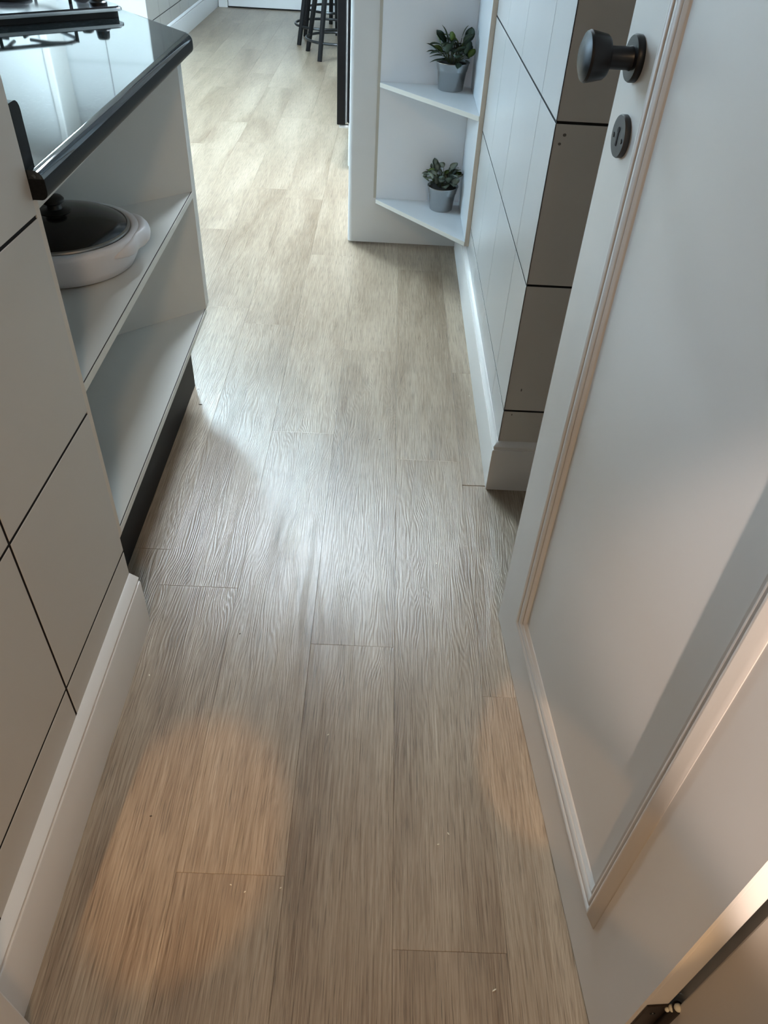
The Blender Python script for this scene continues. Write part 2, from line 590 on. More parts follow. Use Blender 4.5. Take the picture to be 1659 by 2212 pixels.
for (x, z, w_, h_) in ((0.3335, 0.862, 0.0035, 0.0030), (0.3270, 0.846, 0.0030, 0.0026), (0.3460, 0.300, 0.0016, 0.0042), (0.3345, 0.229, 0.0013, 0.0026)):
    bm = bmesh.new()
    bmesh.ops.create_circle(bm, cap_ends=True, segments=9, radius=1.0,
                            matrix=Matrix.Translation((x, YR - 0.0004, z)) @ Matrix.Diagonal((w_, 1, h_, 1)) @ Matrix.Rotation(math.pi / 2, 4, 'X'))
    r_ = bmesh.ops.extrude_face_region(bm, geom=bm.faces[:])
    bmesh.ops.translate(bm, verts=[v for v in r_['geom'] if isinstance(v, bmesh.types.BMVert)], vec=(0, 0.0005, 0))
    obj('scuff_mark', bm, SCUFF, wr)

# the rest of the shell
struct('wall_side', box(1.20, 1.30, 0.30, YR, 0, CEIL_Z), PAINT)
struct('wall_kitchen_right', box(0.50, 0.62, 3.15, 8.62, 0, CEIL_Z), PAINT)
struct('wall_far', box(-1.69, 0.62, 8.62, 8.75, 0, CEIL_Z), PAINT)
WY0, WY1, WZ0, WZ1 = 2.4, 4.4, 1.10, 2.10
bm = box(-3.17, -3.05, YC, WY0, 0, CEIL_Z)
box(-3.17, -3.05, WY1, 6.30, 0, CEIL_Z, bm=bm)
box(-3.17, -3.05, WY0, WY1, 0, WZ0, bm=bm)
box(-3.17, -3.05, WY0, WY1, WZ1, CEIL_Z, bm=bm)
struct('wall_kitchen_left', bm, PAINT)
# tiled alcove wall and the tiled wall that runs on to the far door
KX, KY = -1.69, 6.14
wa = struct('wall_alcove', box(-3.05, KX - TT, KY + TT, 8.75, 0, CEIL_Z), GROUT)
for i in range(8):
    y0 = KY + 0.3215 * i
    y1 = min(y0 + 0.3215, 8.615)
    for z0, z1 in tile_rows(CEIL_Z, 0.238):
        x = KX - TT
        q = [(x, y0 + (G if i else 0), z0 + (G if z0 else 0)), (x, y1 - G, z0 + (G if z0 else 0)), (x, y1 - G, z1 - G), (x, y0 + (G if i else 0), z1 - G)]
        obj('tile', quadslab(q, (1, 0, 0), TT), [TILE, GROUT], wa)
for i in range(4):
    x1 = KX - 0.3215 * i
    x0 = max(x1 - 0.3215, -3.045)
    for z0, z1 in tile_rows(CEIL_Z, 0.238):
        y = KY + TT
        q = [(x0 + G, y, z0 + (G if z0 else 0)), (x1 - (G if i else 0), y, z0 + (G if z0 else 0)), (x1 - (G if i else 0), y, z1 - G), (x0 + G, y, z1 - G)]
        obj('tile', quadslab(q, (0, -1, 0), TT), [TILE, GROUT], wa)
# pillar and casing in the alcove (seen mirrored in the worktop)
pl_ = struct('pillar', box(-2.72, -2.34, 5.84, 6.125, 0, CEIL_Z, 0.006), PAINT)
obj('corner_bead', box(-2.345, -2.295, 5.815, 6.12, 0.0, CEIL_Z - 0.002, 0.008), TRIM, pl_)
pw = struct('trim_alcove', box(-3.03, -2.86, 6.05, 6.13, 0, 2.16, 0.004), TRIM)

# window in the kitchen's left wall
w1 = empty('window_1', (-3.11, 3.4, WZ0), kind='structure')
bm = box(-3.15, -3.07, WY0, WY0 + 0.05, WZ0, WZ1)
box(-3.15, -3.07, WY1 - 0.05, WY1, WZ0, WZ1, bm=bm)
box(-3.15, -3.07, WY0 + 0.05, WY1 - 0.05, WZ0, WZ0 + 0.05, bm=bm)
box(-3.15, -3.07, WY0 + 0.05, WY1 - 0.05, WZ1 - 0.05, WZ1, bm=bm)
box(-3.14, -3.08, 3.375, 3.425, WZ0 + 0.05, WZ1 - 0.05, bm=bm)
obj('window_frame', bm, TRIM, w1)
for a, b in ((WY0 + 0.05, 3.375), (3.425, WY1 - 0.05)):
    obj('pane', box(-3.112, -3.108, a, b, WZ0 + 0.05, WZ1 - 0.05), GLASS, w1)

# door wall between the entry room and the passage, and the entry room
struct('wall_front_left', box(-1.70, -0.52, 0.13, 0.30, 0, 2.60), PAINT)
struct('wall_front_right', box(0.47, 1.70, 0.13, 0.30, 0, 2.60), JAMB)
struct('wall_front_top', box(-0.52, 0.47, 0.13, 0.30, 2.14, 2.60), PAINT)
struct('trim_1', box(-0.52, -0.441, 0.12, 0.3045, 0, 2.14, 0.003), TRIM)
bm = box(0.392, 0.47, 0.12, 0.286, 0, 2.14, 0.003)
box(0.402, 0.47, 0.2861, 0.31, 0, 2.14, bm=bm)
struct('trim_2', bm, JAMB)
struct('wall_entry_left', box(-1.70, -1.60, -2.6, 0.13, 0, 2.60), PAINT)
struct('wall_entry_right', box(1.60, 1.70, -2.6, 0.13, 0, 2.60), PAINT)
struct('wall_entry_back', box(-1.70, 1.70, -2.7, -2.6, 0, 2.60), PAINT)
struct('ceiling_entry', box(-1.70, 1.70, -2.7, 0.13, 2.60, 2.70), CEIL)

# baseboards
def base_prof(t, k=1.0):
    return [(0, 0), (t, 0), (t, 0.126 * k), (t - 0.0012, 0.1285 * k), (t - 0.0035, 0.129 * k), (t - 0.0035, 0.136 * k),
            (t - 0.0015, 0.1385 * k), (t - 0.0030, 0.1405 * k), (0.0020, 0.1500 * k), (0, 0.1505 * k)]


struct('baseboard_left', sweep([(XW, 0.3055), (XW, YC)], base_prof(0.0185), side=-1), TRIM, smooth=True, angle=50)
struct('baseboard_right', sweep([(XR, 3.097), (XR, YR), (1.195, YR)], base_prof(0.0125, 0.99), side=-1), TRIM, smooth=True, angle=50)
struct('baseboard_kitchen', sweep([(-2.28, KY), (KX, KY), (KX, 8.615)], base_prof(0.014, 1.0), side=-1), TRIMW, smooth=True, angle=50)
struct('baseboard_far', sweep([(-0.74, 8.62), (0.49, 8.62)], base_prof(0.014, 1.0), side=-1), TRIMW, smooth=True, angle=50)

# ------------------------------------------------------------------ open door on the right
DA = Vector((0.2900, 1.0850, 0)); DU = Vector((0.0757, -0.99713, 0)); DN = Vector((-0.99713, -0.0757, 0))


def DP(s, n, z): return DA + DU * s + DN * n + Vector((0, 0, z))


def door_remap(bm):
    for v in bm.verts: v.co = DP(v.co.x, v.co.y, v.co.z)
    return bm


door = empty('door_1', DP(0.80, -0.0175, 0), kind='structure')
leaf = door_remap(box(0, 0.80, -0.035, -0.004, 0.006, 2.10, 0.002))
door_leaf = obj('door_leaf', leaf, DOORPAINT, door)
# stiles and rails, a little proud of the panel field
for nm, (s0, s1, z0, z1) in dict(stile=(0, 0.118, 0.006, 2.10), stile_b=(0.676, 0.80, 0.006, 2.10),
                                 rail=(0.118, 0.676, 0.006, 0.131), rail_b=(0.118, 0.676, 1.98, 2.10)).items():
    obj(nm.split('_')[0], door_remap(box(s0, s1, -0.0045, 0.0, z0, z1)), DOORPAINT, door)


def moulding(s0, s1, z0, z1):
    """raised moulding frame: profile (distance inwards from outer edge, height)"""
    prof = [(0.0, -0.0045), (0.0, 0.0006), (0.0015, 0.0018), (0.0140, 0.0094), (0.0170, 0.0096), (0.020, 0.0074), (0.0215, 0.0050),
            (0.0245, 0.0068), (0.028, 0.0062), (0.0315, 0.0030), (0.0330, 0.0012), (0.0365, 0.0022), (0.040, -0.0012), (0.0425, -0.0045)]
    bm = bmesh.new()
    cs = [(s0, z0, 1, 1), (s1, z0, -1, 1), (s1, z1, -1, -1), (s0, z1, 1, -1)]
    rings = [[bm.verts.new(DP(s + a * d, h, z + b * d)) for d, h in prof] for s, z, a, b in cs]
    q = len(prof)
    for i in range(4):
        A, B = rings[i], rings[(i + 1) % 4]
        for k in range(q):
            bm.faces.new((A[k], A[(k + 1) % q], B[(k + 1) % q], B[k]))
    return bm


obj('panel_moulding', moulding(0.115, 0.678, 0.128, 1.985), DOORPAINT, door, smooth=True, angle=60)

# knob, key plate, hinge
kb = DP(0.049, 0, 1.080)
knob = empty('door_knob', kb - world_loc(door))
knob.parent = door
obj('rosette', lathe([(0.0252, 0.0), (0.0255, 0.006), (0.0240, 0.0085), (0, 0.0085)], kb, DN, 40), BLACKM, knob, smooth=True)
obj('neck', lathe([(0.0135, 0.008), (0.0125, 0.012), (0.0122, 0.034), (0.0130, 0.040)], kb, DN, 28), BLACKM, knob, smooth=True)
obj('knob_head', lathe([(0.0130, 0.036), (0.0215, 0.038), (0.0238, 0.041), (0.0272, 0.058), (0.0276, 0.061), (0.0262, 0.0640),
                        (0.0190, 0.0675), (0.0100, 0.0690), (0, 0.0694)], kb, DN, 40), BLACKM, knob, smooth=True, angle=30)
ks = DP(0.064, 0, 0.998)
kp = obj('key_plate', lathe([(0.0245, 0.0), (0.0248, 0.0055), (0.0238, 0.0072), (0, 0.0075)], ks, DN, 40), PLATE, door, smooth=True)
slot = lathe([(0.0036, 0.0074), (0.0036, 0.0082), (0, 0.0082)], ks + Vector((0, 0, 0.007)), DN, 16)
sb = box(-0.0020, 0.0020, 0.0074, 0.0082, -0.011, 0.007)
for v in sb.verts: v.co = DP(0.064 + v.co.x, v.co.y, 0.998 + v.co.z)
obj('keyhole', merge(slot, sb), GROUT, kp)
for ds in (-0.0155, 0.0155):
    obj('screw', lathe([(0.003, 0.0072), (0.003, 0.0082), (0, 0.0086)], DP(0.064 + ds, 0, 0.998 - 0.002), DN, 12), BLACKM, kp, smooth=True)
h = empty('hinge', DP(0.803, -0.03, 0.13) - world_loc(door)); h.parent = door
hl = door_remap(box(0.8002, 0.8030, -0.0345, -0.007, 0.13, 0.236, 0.0006))
obj('hinge_leaf', hl, HINGE, h)
obj('hinge_knuckle', tube([DP(0.806, -0.041, 0.13), DP(0.806, -0.041, 0.243)], 0.0068, seg=16), HINGE, h, smooth=True)
bmc = bmesh.new()
for (ds, dn, dz, r) in ((0.805, -0.036, 0.236, 0.0045), (0.807, -0.040, 0.2445, 0.0050), (0.805, -0.031, 0.232, 0.003)):
    b2 = bmesh.new(); bmesh.ops.create_icosphere(b2, subdivisions=2, radius=r, matrix=Matrix.Translation(DP(ds, dn, dz)))
    bmc = merge(bmc, b2)
obj('paint_blob', bmc, CHIP, h, smooth=True)
for dz in (0.155, 0.21):
    obj('screw', lathe([(0.0035, 0), (0.003, 0.0012), (0, 0.0014)], DP(0.803, -0.02, dz), DU, 12), BLACKM, h, smooth=True)

# ------------------------------------------------------------------ far door
d2 = empty('door_2', (-1.21, 8.62, 0), kind='structure')
obj('door_leaf', box(-1.575, -0.845, 8.585, 8.615, 0.012, 2.06, 0.002), TRIMW, d2)
obj('casing', box(-1.665, -1.580, 8.575, 8.618, 0, 2.14, 0.003), TRIMW, d2)
obj('casing', box(-0.840, -0.755, 8.575, 8.618, 0, 2.14, 0.003), TRIMW, d2)
obj('threshold', box(-1.578, -0.842, 8.590, 8.615, 0.001, 0.011), GROUT, d2)

# ------------------------------------------------------------------ corner shelf cabinet under the worktop
AX = Vector((-0.755, -0.656)).normalized()      # back along the diagonal gable
BX = Vector((-0.656, 0.755)).normalized()       # along the hob cabinet's front
FX0, FX1 = -0.4745, -0.4845                      # shelf fronts, near and far
YF = 1.948


def tri(y_in=1.0475, back=1.20, off=0.0, fx_in=0.0):
    """shelf outline: near side along the wall end, front along the aisle, far side along the gable"""
    p0 = (FX0 - fx_in, y_in)
    p1 = (FX1 - fx_in, YF - fx_in * 0.87)
    t = (YF - y_in) / 0.656
    p2 = (FX1 + AX.x * t * 1.0, y_in)
    return [p0, p1, p2]


sc_ = empty('shelf_cabinet', (-0.75, 1.35, 0),
            'white laminate three-sided shelf cabinet open to the aisle, under the black granite worktop', 'cabinet')


def shelf(name, ztop, th=0.015):
    s = obj(name, prism(tri(fx_in=0.0012), ztop - th, ztop), LAM, sc_)
    t = tri()
    obj('edge_band', prism([t[0], t[1], (t[1][0] - 0.001, t[1][1] - 0.0009), (t[0][0] - 0.001, t[0][1])], ztop - th, ztop - 0.0012), BAND, s)
    g0, g1 = (t[0][0] - 0.0012, t[0][1]), (t[1][0] - 0.0012, t[1][1] - 0.001)
    obj('glue_line', prism([g0, g1, (g1[0] - 0.0016, g1[1] - 0.0014), (g0[0] - 0.0016, g0[1])], ztop - 0.0005, ztop + 0.0002), GLUE, s)
    return s


shelf('shelf', 0.578)
shelf('bottom_panel', 0.260)
shelf('top_panel', 0.875)
sp = obj('side_panel', box(-1.30, -0.4755, YC + 0.0015, 1.0465, 0.245, 0.875), LAM, sc_)
obj('edge_band', box(-0.4755, -0.4742, YC + 0.0015, 1.0465, 0.245, 0.875), BEIGE, sp)


def gable(off0, off1, z0, z1, length=1.25):
    """panel on the diagonal: off = shift in y of its faces at the front"""
    a0 = Vector((FX1, YF + off0)); a1 = Vector((FX1, YF + off1))
    return prism([tuple(a0), tuple(a1), tuple(a1 + AX * length), tuple(a0 + AX * length)], z0, z1)


gp = obj('side_panel', gable(0.0003, 0.016, 0.2585, 0.875), LAM, sc_)
hobcab = empty('hob_cabinet', (-1.1, 2.2, 0), 'white laminate base cabinet set diagonally under the gas hob, behind the shelf cabinet', 'cabinet')
obj('gable', gable(0.0178, 0.036, 0.262, 0.875), LAM, hobcab)
c0 = Vector((FX1, YF + 0.0365))
obj('carcass', prism([tuple(c0 + BX * 0.004), tuple(c0 + BX * 1.2), tuple(c0 + BX * 1.2 + AX * 0.55), tuple(c0 + BX * 0.03 + AX * 0.9), tuple(c0 + BX * 0.004 + AX * 0.05)], 0.262, 0.873), LAM, hobcab)
# black kickboard below both units
kick = [(-0.545, YC + 0.0015), (-0.548, 1.957), (-0.548 + BX.x * 1.1, 1.957 + BX.y * 1.1), (-1.5, 2.5), (-1.5, YC + 0.0015)]
k_ = obj('kickboard', prism(kick, 0.0, 0.2435), KICK)
tag(k_, 'black kickboard set back beneath the white shelf cabinet and touching the floor', 'kickboard')

# ------------------------------------------------------------------ granite worktop with upstand
ct = empty('worktop', (-0.9, 1.7, 0.875), 'polished black granite worktop with a rounded front edge, over the shelf cabinet', 'worktop')
cx, cy = -0.4515, 1.992
r = 0.034
arc = []
# rounded outer corner between the aisle edge and the diagonal edge
ang = math.acos(Vector((0, -1)).dot(Vector((BX.x, BX.y))))
tl = r / math.tan(ang / 2)
cc = Vector((cx - r, cy - tl))
a1 = math.atan2(-AX.y, -AX.x)
for i in range(11):
    t = a1 * i / 10
    arc.append((Vector((cc.x + r * math.cos(t), cc.y + r * math.sin(t))), Vector((math.cos(t), math.sin(t)))))
bend = Vector((cx, cy)) + BX * 1.35
outline = [(Vector((cx, 1.0325)), Vector((1, 0)))] + arc + [(bend, -AX), (bend + AX * 0.9, Vector((0, 0))), (Vector((-2.3, 1.0325)), Vector((0, 0)))]
edge = [(0.009, 0.8765), (0.006, 0.8775), (0.0028, 0.8800), (0.0006, 0.8840), (0.0, 0.8885), (0.0, 0.9000), (0.0006, 0.9040), (0.0026, 0.9085),
        (0.0056, 0.9120), (0.0095, 0.9143), (0.0135, 0.9150), (0.0142, 0.9150)]
slab = bmesh.new()
rings = [[slab.verts.new((p.x - n.x * d, p.y - n.y * d, z)) for p, n in outline] for d, z in edge]
slab.faces.new(rings[0][::-1]); slab.faces.new(rings[-1])
for i, (A, B) in enumerate(zip(rings, rings[1:])):
    for k in range(len(A)):
        slab.faces.new((A[k], A[(k + 1) % len(A)], B[(k + 1) % len(A)], B[k])).material_index = 1 if i < 6 else 0
obj('slab', slab, [GRANITE, GRANEDGE], ct, smooth=True, angle=35)
# upstand against the wall's end, rounded at its top front
up_prof = [(1.0325, 0.9152), (1.0625, 0.9152), (1.0625, 0.980)] + \
          [(1.0625 - 0.014 + 0.014 * math.cos(t), 0.980 + 0.014 * math.sin(t)) for t in (0.4, 0.8, 1.2, 1.57)] + [(1.0325, 0.994)]
bm = bmesh.new()
A = [bm.verts.new((-0.4735, y, z)) for y, z in up_prof]
B = [bm.verts.new((-2.3, y, z)) for y, z in up_prof]
bm.faces.new(A); bm.faces.new(B[::-1])
for i in range(len(A)):
    bm.faces.new((A[i], A[(i + 1) % len(A)], B[(i + 1) % len(A)], B[i]))
obj('upstand', bm, GRANEDGE, ct)

# ------------------------------------------------------------------ gas hob set diagonally on the worktop
HC = Vector((-0.640, 2.135))


def HP(a, b, z): 
    p = HC + AX * a + BX * b
    return Vector((p.x, p.y, z))


hob = empty('gas_hob', HP(0.25, 0.34, 0.915), 'black glass gas hob with a bright edge and black wire pan supports, on the worktop', 'hob')


def rounded_rect(a0, a1, b0, b1, r, n=5):
    out = []
    for (ca, cb, st) in ((a1 - r, b1 - r, 0), (a0 + r, b1 - r, 90), (a0 + r, b0 + r, 180), (a1 - r, b0 + r, 270)):
        for i in range(n + 1):
            t = math.radians(st + 90 * i / n)
            out.append((ca + r * math.cos(t), cb + r * math.sin(t)))
    return out


def hprism(a0, a1, b0, b1, r, z0, z1, bev=0):
    pts = [tuple(HP(a, b, 0))[:2] for a, b in rounded_rect(a0, a1, b0, b1, r)]
    return prism(pts, z0, z1, topbev=bev, seg=2)


obj('hob_tray', hprism(0.008, 0.492, 0.008, 0.672, 0.02, 0.9152, 0.928), KNOBP, hob, smooth=True)
obj('edge_trim', hprism(0.0, 0.50, 0.0, 0.68, 0.022, 0.928, 0.9345, 0.002), HOBTRIM, hob, smooth=True)
obj('glass_top', hprism(0.006, 0.494, 0.006, 0.674, 0.018, 0.9346, 0.9375), HOBGLASS, hob, smooth=True)
for i, (a, b) in enumerate(((0.045, 0.045), (0.045, 0.135), (0.045, 0.545), (0.045, 0.635))):
    kn = obj('control_knob', lathe([(0.021, 0), (0.021, 0.005), (0.0165, 0.008), (0.0145, 0.024), (0.012, 0.027), (0, 0.0275)], HP(a, b, 0.9376), (0, 0, 1), 24), KNOBP, hob, smooth=True)
for (a, b, rr) in ((0.20, 0.19, 0.040), (0.38, 0.19, 0.030), (0.20, 0.49, 0.030), (0.38, 0.49, 0.040)):
    obj('burner', lathe([(rr * 1.25, 0), (rr * 1.25, 0.006), (rr, 0.010), (rr, 0.017), (rr * 0.8, 0.020), (0, 0.021)], HP(a, b, 0.9376), (0, 0, 1), 28), IRON, hob, smooth=True)
for b_ in (0.19, 0.49):
    bm = None
    loop = [HP(a, b, 0.972) for a, b in rounded_rect(0.085, 0.475, b_ - 0.115, b_ + 0.115, 0.05, 6)]
    bm = tube(loop, 0.0045, bm, 8, closed=True)
    for a in (0.20, 0.38):
        for ang in (45, 135, 225, 315):
            t = math.radians(ang)
            p0 = HP(a + 0.028 * math.cos(t), b_ + 0.028 * math.sin(t), 0.976)
            k = 0.115 / abs(math.sin(t)) if abs(math.sin(t)) > .1 else 0.1
            p1 = HP(a + min(0.085, 0.085) * math.copysign(1, math.cos(t)), b_ + 0.113 * math.copysign(1, math.sin(t)), 0.973)
            bm = tube([p0, (p0 + p1) / 2 + Vector((0, 0, 0.003)), p1], 0.004, bm, 8)
    for a in (0.10, 0.28, 0.46):
        for b in (b_ - 0.115, b_ + 0.115):
            bm = tube([HP(a, b, 0.972), HP(a, b, 0.9378)], 0.0042, bm, 8)
    obj('pan_support', bm, IRON, hob, smooth=True)

# ------------------------------------------------------------------ electric frying pan on the shelf
PC = Vector((-0.652, 1.505, 0.5782))
pan = empty('electric_pan', PC, 'white electric pan with a smoked lid and black knob, on the shelf cabinet middle shelf', 'pan')
obj('pan_base', lathe([(0.128, 0.0), (0.137, 0.004), (0.146, 0.020), (0.153, 0.046), (0.1560, 0.060), (0.1555, 0.067), (0.151, 0.0705),
                       (0.144, 0.0715), (0.139, 0.069), (0.136, 0.060), (0.0, 0.055)], PC, seg=64), PLASTIC, pan, smooth=True, angle=50)
# moulded handle lip pointing to the far end of the aisle
hd = bmesh.new()
dirh = math.radians(14)
nseg, sect = 16, 12
grid = []
for i in range(nseg + 1):
    t = -1 + 2 * i / nseg
    ang_ = dirh + t * 0.80
    ext = 0.022 * (1 - abs(t) ** 2.2) * (1 - 0.55 * math.exp(-((t + 0.42) * 6.5) ** 2))
    zc = 0.049 + 0.006 * math.cos(t * 1.57)
    row = []
    for k in range(sect):
        f = 2 * math.pi * k / sect
        rr_ = 0.148 + (0.006 + ext) * 0.5 + math.cos(f) * (0.006 + ext) * 0.5
        zz = zc + math.sin(f) * (0.004 + 0.013 * (1 - abs(t) ** 3))
        row.append(hd.verts.new((PC.x + rr_ * math.cos(ang_), PC.y + rr_ * math.sin(ang_), PC.z + zz)))
    grid.append(row)
for A, B in zip(grid, grid[1:]):
    for k in range(sect):
        hd.faces.new((A[k], A[(k + 1) % sect], B[(k + 1) % sect], B[k]))
hd.faces.new(grid[0]); hd.faces.new(grid[-1][::-1])
obj('pan_handle', hd, PLASTIC, pan, smooth=True, angle=80)
lid = obj('lid', lathe([(0.135, 0.066), (0.1360, 0.0695), (0.130, 0.076), (0.115, 0.0845), (0.090, 0.0935), (0.060, 0.1005), (0.030, 0.1035), (0, 0.104)], PC, seg=64), LIDGLASS, pan, smooth=True)
obj('lid_rim', lathe([(0.1365, 0.0685), (0.1385, 0.0700), (0.1375, 0.0735), (0.1335, 0.0750), (0.1325, 0.0735), (0.134, 0.070)], PC, seg=64), LIDRIM, lid, smooth=True)
obj('lid_knob', lathe([(0.029, 0.1015), (0.030, 0.1045), (0.024, 0.1065), (0.015, 0.109), (0.0135, 0.112), (0.0135, 0.117), (0.018, 0.119), (0.0215, 0.122), (0.0218, 0.127), (0.018, 0.1315), (0.008, 0.1335), (0, 0.1337)], PC, seg=32), KNOBP, lid, smooth=True)

# ------------------------------------------------------------------ tall panel with the corner shelf, and its pots
PX0, PY = -0.146, 3.10
pp = [(PX0, PY + 0.042)]
r = 0.017
pp += [(PX0 + r - r * math.cos(t), PY + r - r * math.sin(t)) for t in [i * math.pi / 16 for i in range(9)]]
pp += [(XR - 0.001, PY), (XR - 0.001, PY + 0.042)]
panel = obj('end_panel', prism(pp, 0.008, 2.36), LAMW, smooth=True, angle=30)
tag(panel, 'tall pale white end panel standing across the aisle end, behind the two potted plants', 'panel')
cs_ = empty('corner_shelf', (0.2, 2.95, 0.19), 'white corner shelf unit with two triangular shelves, in the angle of wall and end panel', 'shelf')
obj('back_panel', box(-0.034, 0.2965, PY - 0.006, PY - 0.0006, 0.176, 2.0), LAMB, cs_)
obj('edge_strip', box(-0.0445, -0.0345, PY - 0.0045, PY - 0.0006, 0.19, 2.0), STRIP, cs_)  # narrow grey strip left of the back panel
sp2 = obj('side_panel', box(0.2970, 0.3118, 2.692, PY - 0.0006, 0.1755, 2.0), LAMW, cs_)
obj('edge_band', box(0.2968, 0.3120, 2.6895, 2.6918, 0.1755, 2.0), BEIGE, sp2)
for zt in (0.190, 0.605, 1.02, 1.44):
    p = [(-0.034, PY - 0.0062), (-0.034, PY - 0.020), (0.2963, 2.694), (0.2963, PY - 0.0062)]
    s = obj('shelf', prism(p, zt - 0.015, zt), LAMW, cs_)
    d = Vector((0.3303, -0.386)).normalized(); nn = Vector((d.y, -d.x))
    f0 = Vector(p[1]) ; f1 = Vector(p[2])
    obj('edge_band', prism([tuple(f0), tuple(f1), tuple(f1 + nn * 0.0012), tuple(f0 + nn * 0.0012)], zt - 0.015, zt - 0.0004), BAND, s)


def leaf_mesh(name, m, length, width, cup):
    bm = bmesh.new()
    n = 6
    rows = []
    for i in range(n + 1):
        t = i / n
        w = width * 0.5 * math.sin(math.pi * min(1, 0.06 + 0.94 * t)) ** 0.75 if 0 < i < n else 0.0008
        y = length * t
        zc = cup * math.sin(t * 2.2) * length
        rows.append([bm.verts.new((-w, y, zc + 0.18 * w)), bm.verts.new((0, y, zc - 0.0)), bm.verts.new((w, y, zc + 0.18 * w))])
    for A, B in zip(rows, rows[1:]):
        for k in range(2):
            bm.faces.new((A[k], A[k + 1], B[k + 1], B[k]))
    ext = bmesh.ops.solidify(bm, geom=bm.faces[:], thickness=0.0007)
    for f in bm.faces: f.smooth = True
    me = bpy.data.meshes.new(name); bm.to_mesh(me); bm.free()
    me.materials.append(m)
    return me


LM_D = leaf_mesh('dark_leaf', LEAFD, 0.048, 0.032, 0.12)
LM_L = leaf_mesh('lime_leaf', LEAFL, 0.040, 0.024, 0.12)
LM_R = leaf_mesh('round_leaf', LEAFG, 0.037, 0.032, 0.16)
LM_RL = leaf_mesh('round_lime_leaf', LEAFL, 0.032, 0.028, 0.16)


def potted(loc, label, meshes, seed, nleaf, height, spread):
    rnd = random.Random(seed)
    P = Vector(loc)
    t = empty('potted_plant', P, label, 'potted plant', None)
    pot = obj('pot', lathe([(0.0425, 0.0), (0.0440, 0.0015), (0.0510, 0.059), (0.0524, 0.0605), (0.0535, 0.064), (0.0575, 0.083), (0.0600, 0.0865), (0.0598, 0.0885),
                            (0.0575, 0.0880), (0.0550, 0.083), (0.052, 0.079), (0, 0.079)], P, seg=40), ALU, t, smooth=True, angle=45)
    obj('soil', lathe([(0.0525, 0.0792), (0.050, 0.0815), (0.03, 0.084), (0, 0.085)], P, seg=24), SOIL, t, smooth=True)
    stems = None
    for i in range(nleaf):
        az = 2.399963 * i + rnd.uniform(-0.3, 0.3)
        u = (i + 0.5) / nleaf
        el = math.radians(12 + 68 * (1 - u) ** 0.8 + rnd.uniform(-8, 8))
        ln = height * (0.50 + 0.5 * rnd.random()) * (0.75 + 0.35 * math.sin(el))
        base = P + Vector((math.cos(az) * 0.016, math.sin(az) * 0.016, 0.083))
        d = Vector((math.cos(az) * math.cos(el) * spread, math.sin(az) * math.cos(el) * spread, math.sin(el)))
        tip = base + d * ln
        if tip.y > PY - 0.026: tip.y = PY - 0.026 - rnd.uniform(0, 0.01)
        if tip.x > 0.282: tip.x = 0.282 - rnd.uniform(0, 0.006)
        midp = base.lerp(tip, 0.55) + Vector((0, 0, 0.008))
        stems = tube([base, midp, tip], 0.0011, stems, 5)
        o = bpy.data.objects.new('leaf', meshes[0] if rnd.random() > 0.20 else meshes[1])
        o.parent = t
        yaw = az - math.pi / 2 + rnd.uniform(-0.7, 0.7)
        pitch = math.radians(rnd.uniform(-35, 60))
        back = Matrix.Rotation(yaw, 4, 'Z') @ Matrix.Rotation(pitch, 4, 'X') @ Matrix.Rotation(rnd.uniform(-0.6, 0.6), 4, 'Y')
        sc = rnd.uniform(0.75, 1.1)
        # keep tips out of the panel and the side board
        for _ in range(12):
            tp = tip + (back @ Vector((0, 0.046 * sc, 0)))
            if tp.y < PY - 0.013 and tp.x < 0.288 and tp.z > P.z + 0.07: break
            yaw += 0.6
            back = Matrix.Rotation(yaw, 4, 'Z') @ Matrix.Rotation(pitch, 4, 'X')
        o.matrix_local = Matrix.Translation(tip - P) @ back @ Matrix.Scale(sc, 4)
        COL.objects.link(o)
    obj('stem', stems, STEM, t)['kind'] = 'stuff'
    return t


potted((0.2180, 3.031, 0.6052), 'dark green pointed-leaf plant in a dull metal pot, on the corner shelf upper tier', (LM_D, LM_L), 5, 46, 0.078, 0.85)
potted((0.2225, 3.014, 0.1902), 'grey-green round-leaf plant in a dull metal pot, on the corner shelf lowest tier', (LM_R, LM_RL), 8, 46, 0.068, 0.9)

# ------------------------------------------------------------------ black fridge past the panel
fr = empty('refrigerator', (0.1, 4.3, 0), 'black-fronted refrigerator with a white base, mostly hidden behind the end panel', 'refrigerator')
obj('body', box(-0.199, 0.46, 4.0, 4.62, 0.225, 1.80, 0.006), FRIDGEB, fr)
obj('fridge_door', box(-0.248, -0.2075, 3.995, 4.625, 0.216, 1.80, 0.005, 3), FRIDGEB, fr)
obj('gasket', box(-0.2072, -0.1995, 4.003, 4.617, 0.225, 1.79), GASKET, fr)
bb = obj('base', box(-0.192, 0.46, 4.0, 4.62, 0.025, 0.2245, 0.004), FRIDGEW, fr)
obj('lower_hinge', box(-0.238, -0.192, 4.004, 4.03, 0.200, 0.214, 0.004), FRIDGEW, fr)
for z in (0.150, 0.172):
    obj('vent_slot', box(-0.1930, -0.1915, 4.01, 4.09, z, z + 0.012), GROUT, bb)
for y in (4.04, 4.58):
    obj('foot', lathe([(0.018, 0.0002), (0.020, 0.004), (0.016, 0.012), (0.009, 0.014), (0.009, 0.026)], (-0.170, y, 0), seg=16), RUBBER, fr, smooth=True)
    obj('foot', lathe([(0.018, 0.0002), (0.020, 0.004), (0.016, 0.012), (0.009, 0.014), (0.009, 0.026)], (0.42, y, 0), seg=16), RUBBER, fr, smooth=True)

